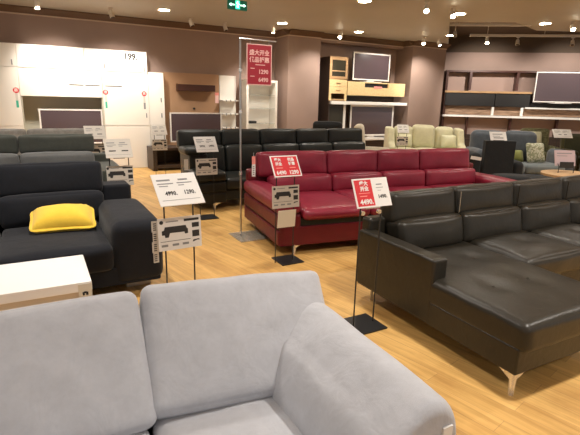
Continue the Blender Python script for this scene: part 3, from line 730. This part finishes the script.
# white column shelf and glass cabinet
t = thing('shelf_unit', 'slim white shelf column between the tan panel and the glass cabinet', 'shelf', (4.41, 11.2, 0))
G().box(-.215, .215, .24, .298, .0, 2.18, .003).obj('backing', 'cab', t)
for z in (.9, 1.24, 1.57): G().box(-.21, .21, .02, .24, z-.012, z+.012, .002).obj('shelf', 'white', t)
for x in (-.21, .21): G().box(x-.008, x+.008, .22, .26, 0, 2.18, .002).obj('upright', 'white', t)
for z in (.9, 1.24, 1.57):
    for x in (-.12, .0, .12): G().cyl((x, .0, z-.03), (x, .02, z+.02), .012, seg=8).obj('price_clip', 'greyink', t)
t = thing('display_cabinet', 'white framed display cabinet with glass shelves behind the crimson banner', 'cabinet', (5.22, 11.08, 0))
g = G(); g.box(-.44, .44, .37, .41, 0, 2.1, .003); g.box(-.44, -.38, 0, .37, 0, 2.1, .004); g.box(.38, .44, 0, .37, 0, 2.1, .004); g.box(-.38, .38, 0, .37, 2.03, 2.1, .004); g.box(-.38, .38, 0, .37, 0, .7, .004); g.obj('frame', 'cab', t)
for z in (1.0, 1.38, 1.72): G().box(-.378, .378, .02, .368, z, z+.012, .001).obj('glass_shelf', 'glass', t, 20)
o = G().box(-.10, .10, -.10, .10, 0, .06, .01).obj('remote_box', 'blackm', None, loc=(5.0, 11.25, 1.0135)); tag(o, 'small black box on the glass shelf behind the black sofa', 'box')

# ------------------------------------------------------------------ tv unit on the back wall
t = thing('tall_cabinet', 'tall oak cabinet with a glass door left of the maple panel', 'cabinet', (6.94, 10.6, 0))
G().box(0, .02, .02, .58, 0, 2.75, .002).obj('side_panel', 'dkwood', t)
g = G(); g.box(.02, .57, .56, .58, 0, 2.75, 0); g.box(.02, .57, .02, .56, 2.73, 2.75, 0); g.box(.02, .57, .02, .56, 1.64, 1.68, 0); g.box(.02, .57, .02, .56, 2.16, 2.20, 0); g.box(.55, .57, .02, .56, 0, 2.75, 0); g.box(.02, .57, .02, .56, 0, .08, 0); g.obj('carcass', 'oak', t)
d = G(); d.box(0, .07, 0, .02, 2.20, 2.75, .003); d.box(.50, .57, 0, .02, 2.20, 2.75, .003); d.box(.07, .50, 0, .02, 2.67, 2.75, .003); d.box(.07, .50, 0, .02, 2.20, 2.26, .003); d.box(.07, .50, 0, .02, 2.38, 2.41, .003); do = d.obj('door', 'oak', t)
G().box(.07, .50, .008, .012, 2.26, 2.67, 0).obj('door_glass', 'smoke', do)
for z0, z1 in ((1.82, 1.99), (1.995, 2.18)):
    dr = G().box(.004, .566, 0, .02, z0, z1, .003).obj('drawer', 'maple', t); G().box(.22, .36, -.015, 0, (z0+z1)/2-.01, (z0+z1)/2+.01, .003).obj('handle', 'oak', dr)
for x in (0, .50): G().box(x, x+.07, 0, .02, 1.64, 1.82, .002).obj('niche_frame', 'maple', t)
d = G(); d.box(.0, .04, 0, .02, .08, 1.54, .003); d.box(.04, .49, 0, .02, 1.48, 1.54, .003); d.box(.04, .49, 0, .02, .08, .3, .003); do = d.obj('door', 'dkwood', t)
G().box(.49, .57, 0, .02, .08, 1.54, .003).obj('stile', 'white', do)
G().box(.04, .49, .008, .012, .3, 1.48, 0).obj('door_glass', 'smoke', do)
t = thing('wall_panel', 'pale maple wall drawer with a dark niche under the upper television', 'cabinet', (8.53, 10.6, 1.79))
g = G(); g.box(-1.0, 1.03, .05, .6, 0, .36, .003); g.obj('body', 'maple', t)
g = G(); g.box(-1.0, -.42, 0, .05, 0, .36, .003); g.box(.40, 1.03, 0, .05, 0, .36, .003); g.box(-.42, .40, 0, .05, 0, .22, .003); g.box(-.42, .40, 0, .05, .33, .36, .003); g.obj('front', 'maple', t)
G().box(-.42, .40, .040, .049, .22, .33, 0).obj('niche', 'blackm', t)
o = G().box(8.42, 8.70, 10.585, 10.598, 1.985, 2.045, .003).obj('price_card', 'redink'); tag(o, 'small orange card on the maple drawer niche edge', 'card')
t = thing('wall_shelf', 'long white wall shelf between the two televisions', 'shelf', (8.28, 10.52, 1.54))
G().box(-1.31, 1.34, 0, .075, 0, .085, .005).obj('board_edge', 'white', t); G().box(-.72, 1.34, .075, .68, 0, .085, .004).obj('board', 'white', t)
for x in (-.03, 1.0): G().box(x, x+.06, .0, .04, .085, .095, .002).obj('bracket', 'steel', t)
G().box(-.78, 1.30, .56, .675, .095, .245, .002).obj('backing', 'dkwood', t)  # dark strip added for the shade in the gap below the maple drawer
tv('upper silver framed television standing on the maple drawer', (8.37, 10.68, 2.20), 0, 1.27, .72, .05, fw=.036)
o = thing('picture_frame', 'dark picture frame leaning beside the upper television', 'frame', (9.15, 10.95, 2.155), 0)
g = G(); g.box(-.13, .13, 0, .03, 0, .42, .004); g.obj('frame_board', 'dkwood', o); G().box(-.09, .09, -.003, -.0005, .05, .37, 0).obj('print', 'oak', o)
tv('lower silver framed television on the low white bench', (8.45, 10.62, .68), 0, 1.54, .86, .05, fw=.05)
t = thing('tv_bench', 'low television bench with a white top beneath the lower television', 'tv bench', (8.60, 10.45, 0))
G().box(-1.05, 1.05, 0, .70, .575, .63, .005).obj('top', 'white', t); G().box(-1.03, 1.03, .03, .69, .0, .574, .004).obj('carcass', 'dkwood', t)

# ------------------------------------------------------------------ shelf wall at the right, angled
def wthing(name, label, cat, e, y, z): 
    p = Matrix.Translation(WR) @ RZ(WA) @ Vector((e, y, z)); return thing(name, label, cat, p, WA)
t = wthing('shelf_wall', 'dark framed shelf wall with pinkish panels along the right wall', 'shelf', 2.05, 0, 0)
LW = 7.5
g = G(); g.box(0, LW, 0, .40, 2.585, 2.64, .004); g.box(0, .07, 0, .40, 0, 2.585, .004)
for e_ in (.70, 2.06): g.box(e_, e_+.07, 0, .40, 2.06, 2.585, .004)
g.obj('frame', 'dkshelf', t)
G().box(.07, LW, .30, .38, 1.99, 2.585, 0).obj('upper_panel', 'rose', t)
G().box(.0, 2.55, -.05, .30, 1.97, 2.03, .004).obj('ledge', 'oak', t)
for a, b_ in ((.03, 1.50), (1.52, 2.52), ): G().box(a, b_, -.02, .36, 1.58, 1.965, .004).obj('black_box', 'blackm', t)
G().box(2.54, LW, .05, .36, 1.58, 1.70, .004).obj('black_box', 'blackm', t)
G().box(.05, LW, .10, .38, 1.31, 1.575, 0).obj('timber_band', 'slate', t)
for e_ in (1.45, 2.30): G().box(e_, e_+.07, .0, .10, 1.31, 1.56, .003).obj('divider', 'white', t)
G().box(2.4, LW, -.06, .12, 1.53, 1.575, .003).obj('rail', 'white', t)
G().box(.0, LW, -.08, .38, 1.24, 1.30, .004).obj('ledge', 'white', t)
G().box(.07, LW, .20, .38, .70, 1.24, 0).obj('lower_panel', 'rose', t)
for e_ in (.75, 2.03, 3.38, 4.7): G().box(e_, e_+.05, .02, .20, .70, 1.24, .003).obj('divider', 'dkshelf', t)
G().box(.07, LW, .05, .38, .0, .70, .004).obj('plinth', 'dkwood', t)
p = Matrix.Translation(WR) @ RZ(WA) @ Vector((5.38, -.12, 1.735)); 
tv('large silver framed television on the shelf wall at the right edge', p, WA, 1.52, .88, .03, fw=.032)

# ------------------------------------------------------------------ distant seating
def throw(label, mat, loc, rotz, size=(.42, .14, .40), tilt=-18, seed=0, group=None):
    g = G(); g.cushion((0, 0, size[2]/2), size, .06, (0, .035, 0), n=10, X=RX(tilt), pinch=.6, nz=.006, seed=seed)
    o = g.obj('pillow', mat, None, 60, loc=loc, rotz=R(rotz)); tag(o, label, 'pillow', group); return o
A = -28.9
# lime sofa
t = thing('sofa', 'pale lime green sofa with wings in front of the corner column', 'sofa', (9.0, 9.0, 0), A)
g = G(); g.box(-.95, .95, -.25, .55, .10, .30, .02, 3); g.obj('base', 'lime', t)
for a, b_ in ((-.85, -.28), (-.28, .36), (.36, .9)):
    g = G(); g.cushion(((a+b_)/2, -.05, .36), (b_-a-.006, .58, .20), .06, (0, .02, .03)); g.obj('seat_cushion', 'lime', t)
for a, b_, h in ((-.80, -.29, 1.0), (-.31, .30, 1.04), (.31, .80, 1.0)):
    X = T((a+b_)/2, .38, (.44+h)/2) @ RX(-8); g = G(); g.cushion((0, 0, 0), (b_-a, .24, h-.44), .09, (0, .04, .03), X=X, nz=.008); g.obj('back_cushion', 'lime', t)
for a, b_ in ((-1.02, -.83), (.83, 1.0)):
    g = G(); g.prism([(-.28, .12), (-.28, .50), (-.05, .62), (.12, .98), (.5, 1.0), (.55, .12)], 'x', a, b_, .05, 4); g.obj('wing', 'lime', t)
for x, y in ((-.9, -.2), (.9, -.2), (-.9, .48), (.9, .48)): G().cyl((x, y, 0), (x, y, .11), .02, .025, 8).obj('leg', 'dkwood', t)
def loc_on(base, rot, x, y, z): return Matrix.Translation(base) @ RZ(rot) @ Vector((x, y, z))
throw('pale yellow green pillow on the left seat of the lime sofa', 'lime2', loc_on((9.0, 9.0, 0), A, -.56, .06, .475), A, (.42, .14, .36), seed=1)
throw('pale yellow green pillow on the right seat of the lime sofa', 'lime2', loc_on((9.0, 9.0, 0), A, .62, .06, .475), A, (.40, .14, .36), seed=2)
stand('white price stand at the left end of the pale lime sofa', (7.98, 8.80, 0), A, 'white', info_mat='paper2', width=.28, ztop=1.0)

def armchair(label, loc, rotz, mat, w=.8, d=.75, seat=.44, back=.9, arm=.6, armw=.14, name='armchair', backw=None, thick=.16):
    t = thing(name, label, 'armchair', loc, rotz)
    g = G(); g.box(-w/2+armw*.5, w/2-armw*.5, -d/2+.05, d/2-.03, .12, .28, .02, 3); g.obj('base', mat, t)
    g = G(); g.cushion((0, -.04, seat-.09), (w-2*armw+.02, d-.12, .19), .06, (0, .02, .03)); g.obj('seat_cushion', mat, t)
    bw = backw or w-.06
    X = T(0, d/2-thick/2-.02, (.25+back)/2) @ RX(-6); g = G(); g.cushion((0, 0, 0), (bw, thick, back-.25), .07, (0, .03, .02), X=X, nz=.006); g.obj('backrest', mat, t)
    for s_ in (-1, 1):
        g = G(); g.cushion((s_*(w/2-armw/2), -.02, (arm+.12)/2), (armw, d-.06, arm-.12), .055, (.01, .01, .015)); g.obj('arm', mat, t)
    for x in (-1, 1):
        for y in (-1, 1): G().cyl((x*(w/2-.08), y*(d/2-.1), 0), (x*(w/2-.08), y*(d/2-.1), .13), .014, .02, 8).obj('leg', 'dkwood', t)
    return t
armchair('cream fabric armchair behind the right end of the black leather sofa', (7.06, 8.80, 0), 50, 'cream', .84, .85, .46, 1.09, .54, .14, thick=.2)
armchair('black round backed armchair below the tall oak cabinet', (6.40, 9.80, 0), 150, 'charcoal', .78, .72, .44, 1.13, .7, .14)
# slate blue sofa
BL = (8.82, 6.22, 0)
t = thing('sofa', 'slate blue fabric sofa with a leafy pillow, far right', 'sofa', BL, A)
g = G(); g.box(-.98, .98, -.48, .42, .10, .28, .02, 3); g.obj('base', 'blue', t)
for a, b_ in ((-.80, 0), (0, .80)):
    g = G(); g.cushion(((a+b_)/2, -.12, .37), (b_-a-.006, .72, .19), .06, (0, .02, .02)); g.obj('seat_cushion', 'blue_seat', t)
for a, b_ in ((-.90, -.20), (-.20, .50)):
    X = T((a+b_)/2, .27, .76) @ RX(-8); g = G(); g.cushion((0, 0, 0), (b_-a, .26, .64), .12, (0, .03, .02), X=X, nz=.008); g.obj('back_cushion', 'blue', t)
for s_ in (-1, 1):
    g = G(); g.cushion((s_*.90, -.04, .42), (.20, .86, .62), .09, (.01, .01, .02)); g.obj('arm', 'blue', t)
for x, y in ((-.9, -.4), (.9, -.4), (-.9, .36), (.9, .36)): G().cyl((x, y, 0), (x, y, .11), .02, .025, 8).obj('leg', 'dkwood', t)
throw('pale leafy print pillow on the slate blue sofa', 'leafy', loc_on(BL, A, .34, -.16, .475), A+8, (.40, .14, .42), seed=3)
throw('plain olive green pillow half hidden beside the leafy print pillow', 'olive_plain', loc_on(BL, A, -.06, -.05, .475), A, (.40, .12, .26), tilt=-25, seed=4)
# black armchair seen from behind, card on its back
BC = (7.50, 5.72, 0)
t = thing('armchair', 'black high backed armchair before the slate blue sofa', 'armchair', BC, A)
g = G(); g.box(-.275, .275, -.17, -.03, .14, .985, .012, 3); g.obj('backrest', 'charcoal', t)
g = G(); g.box(-.42, .42, -.05, .50, .14, .42, .02, 3); g.obj('seat', 'charcoal', t)
for s_, h in ((-1, .74), (1, .60)):
    g = G(); g.cushion((s_*.40, .18, (h+.13)/2), (.20, .66, h-.13), .07, (.01, .01, .02)); g.obj('arm', 'charcoal', t)
for x, y in ((-.36, -.0), (.36, -.0), (-.36, .44), (.36, .44)): G().cyl((x, y, 0), (x, y, .15), .016, .02, 8).obj('leg', 'black', t)
t = thing('price_card', 'white price card lying tilted on top of the black high backed armchair', 'card', loc_on(BC, A, -.04, -.09, 0), A)
X = T(0, 0, 1.065) @ RX(-35); g = G(); g.box(-.15, .15, -.003, .003, -.09, .09, 0, X=X); g.mi = 1
g.box(-.1, .08, -.0045, -.0025, .03, .045, 0, X=X); g.box(-.1, .03, -.0045, -.0025, -.01, .0, 0, X=X); g.box(-.09, .09, -.0045, -.0025, -.05, -.03, 0, X=X); g.obj('card', ['paper', 'greyink'], t)
G().box(-.10, .10, -.055, .055, .9855, .996, .002).obj('foot', 'black', t)
G().cyl((0, .0, .99), (0, .0, 1.03), .008, seg=8).obj('stem', 'black', t)
o = G().box(-.10, .10, -.003, 0, -.03, .03, 0, X=RY(8)).obj('paper_tag', 'paper', None, loc=loc_on(BC, A, -.42, -.158, .66), rotz=R(A)); tag(o, 'small white paper tag on the left arm of the black armchair', 'tag')
# ottoman
t = thing('ottoman', 'low black upholstered ottoman between the red sofa and the wooden table', 'ottoman', (7.0, 4.98, 0), A)
g = G(); g.cushion((0, 0, .34), (.62, .5, .24), .10, (0, 0, .03)); g.obj('cushion', 'charcoal', t)
for x, y in ((-.22, -.16), (.22, -.16), (-.22, .16), (.22, .16)): G().cyl((x, y, 0), (x, y, .24), .016, .02, 8).obj('leg', 'black', t)
# round wooden table with a pink card holder
TB = (7.66, 4.36, 0)
t = thing('side_table', 'round oak side table behind the dark brown sectional, right edge', 'table', TB)
G().cyl((0, 0, .515), (0, 0, .55), .46, .46, 48).obj('tabletop', 'tabletop', t, 30)
for k in range(3):
    a = k*2*PI/3+.4; G().cyl((.34*math.cos(a), .34*math.sin(a), 0), (.24*math.cos(a), .24*math.sin(a), .52), .014, .022, 10).obj('leg', 'oak', t)
t = thing('card_holder', 'pinkish card in a black holder standing on the round oak table', 'sign', (7.69, 4.54, .55), A)
X = T(0, 0, .235) @ RX(-20); g = G(); g.box(-.17, .17, -.004, .004, -.13, .13, 0, X=X); g.mi = 1
g.box(-.13, .12, -.0055, -.0035, .07, .085, 0, X=X); g.box(-.13, .04, -.0055, -.0035, .03, .04, 0, X=X); g.obj('card', ['pinkcard', 'greyink'], t)
g = G(); g.box(-.11, .12, -.08, -.072, .08, .18, .003); g.obj('dark_plate', 'ink', t)
for s_ in (-.12, .13): G().tube([(s_, -.08, 0), (s_, -.076, .10), (s_, -.02, .16)], .006).obj('leg', 'black', t)
# things at the far right
armchair('mottled olive print armchair behind the slate blue sofa', (11.6, 7.60, 0), A, 'olive', .82, .7, .44, 1.03, .6, .14)
throw('pale yellow green pillow on the mottled olive armchair', 'lime2', loc_on((11.6, 7.60, 0), A, -.08, -.04, .50), A, (.34, .13, .50), seed=6)
armchair('dark olive armchair with a rounded back near the right edge', (11.45, 6.42, 0), A, 'dkolive', .74, .72, .44, .97, .62, .15)
armchair('grey green armchair cut off by the right edge of the photo', (11.0, 5.62, 0), A, 'green_grey', .7, .7, .44, 1.10, .62, .14)
t = stand('white price stand between the dark olive and mottled olive armchairs', (10.95, 6.62, 0), A, 'white', info=False, width=.44, ztop=1.0)

# ------------------------------------------------------------------ light
def light(kind, loc, energy, col=(1, .93, .84), **k):
    l = bpy.data.lights.new('lamp_light', kind); l.energy = energy; l.color = col
    for a, v in k.items(): setattr(l, a, v)
    o = bpy.data.objects.new('lamp_light', l); C.objects.link(o); o.location = loc; return o
def aim(o, tgt): o.rotation_euler = (Vector(tgt)-o.location).to_track_quat('-Z', 'Y').to_euler()
for x in (-2.2, .3, 2.5, 5.2, 7.4, 9.6):
    for y in (10.0, 7.0, 4.0, 1.2, -1.5):
        if (x, y) == (9.6, 10.0): y = 9.05
        pw = 66
        if x < 1 and y < 2: pw = 26          # weaker here so the grey sofa falls darker on its left
        if (x, y) in ((2.5, 1.2), (5.2, 1.2)): pw = 125
        if (x, y) == (.3, 4.0): pw = 115
        light('SPOT', (x, y, CZ-.03), pw, spot_size=R(135), spot_blend=.9, shadow_soft_size=.10)
light('SPOT', (11.6, 3.0, CZ-.03), 62, spot_size=R(135), spot_blend=.9, shadow_soft_size=.10)
light('SPOT', (11.6, 0.5, CZ-.03), 62, spot_size=R(135), spot_blend=.9, shadow_soft_size=.10)
aim(light('SPOT', (.27, 10.18, CZ-.16), 85, spot_size=R(75), spot_blend=.8, shadow_soft_size=.05), (.5, 11.1, 2.1))
aim(light('SPOT', (1.9, 10.0, CZ-.16), 105, spot_size=R(95), spot_blend=.7, shadow_soft_size=.05), (1.8, 11.1, 1.3))
aim(light('SPOT', (5.15, 10.25, CZ-.16), 60, spot_size=R(80), spot_blend=.7, shadow_soft_size=.05), (5.1, 11.2, 1.3))
aim(light('SPOT', (8.9, 9.6, CZ-.16), 60, spot_size=R(90), spot_blend=.7, shadow_soft_size=.05), (8.5, 10.8, 1.8))
aim(light('SPOT', (9.45, 9.7, CZ-.16), 75, spot_size=R(85), spot_blend=.8, shadow_soft_size=.05), (10.15, 10.5, 1.7))
aim(light('SPOT', (6.9, 9.9, CZ-.16), 60, spot_size=R(85), spot_blend=.8, shadow_soft_size=.05), (6.3, 10.8, 1.6))
for e_ in (3.2, 5.6):
    p = Matrix.Translation(WR) @ RZ(WA) @ Vector((e_, -1.7, 3.3)); q = Matrix.Translation(WR) @ RZ(WA) @ Vector((e_, .1, 1.9))
    aim(light('SPOT', p, 125, spot_size=R(95), spot_blend=.7, shadow_soft_size=.06), q)

w = bpy.data.worlds.new('World'); bpy.context.scene.world = w; w.use_nodes = True
w.node_tree.nodes['Background'].inputs[0].default_value = (1, .95, .91, 1); w.node_tree.nodes['Background'].inputs[1].default_value = .22

# ------------------------------------------------------------------ camera
cam = bpy.data.cameras.new('Camera'); co = bpy.data.objects.new('Camera', cam); C.objects.link(co)
co.location = (0, 0, 1.6)
co.rotation_euler = (RZ(-28.9) @ RX(90-14.19) @ RZ(1.366)).to_euler()
cam.sensor_width = 36; cam.lens = 461.1/580*36; cam.clip_start = .05; cam.clip_end = 100
sc = bpy.context.scene; sc.camera = co
vs = sc.view_settings
sc.display_settings.display_device = 'sRGB'
vs.view_transform = 'Standard'; vs.look = 'None'; vs.gamma = 1; vs.use_curve_mapping = False; vs.exposure = 1.25
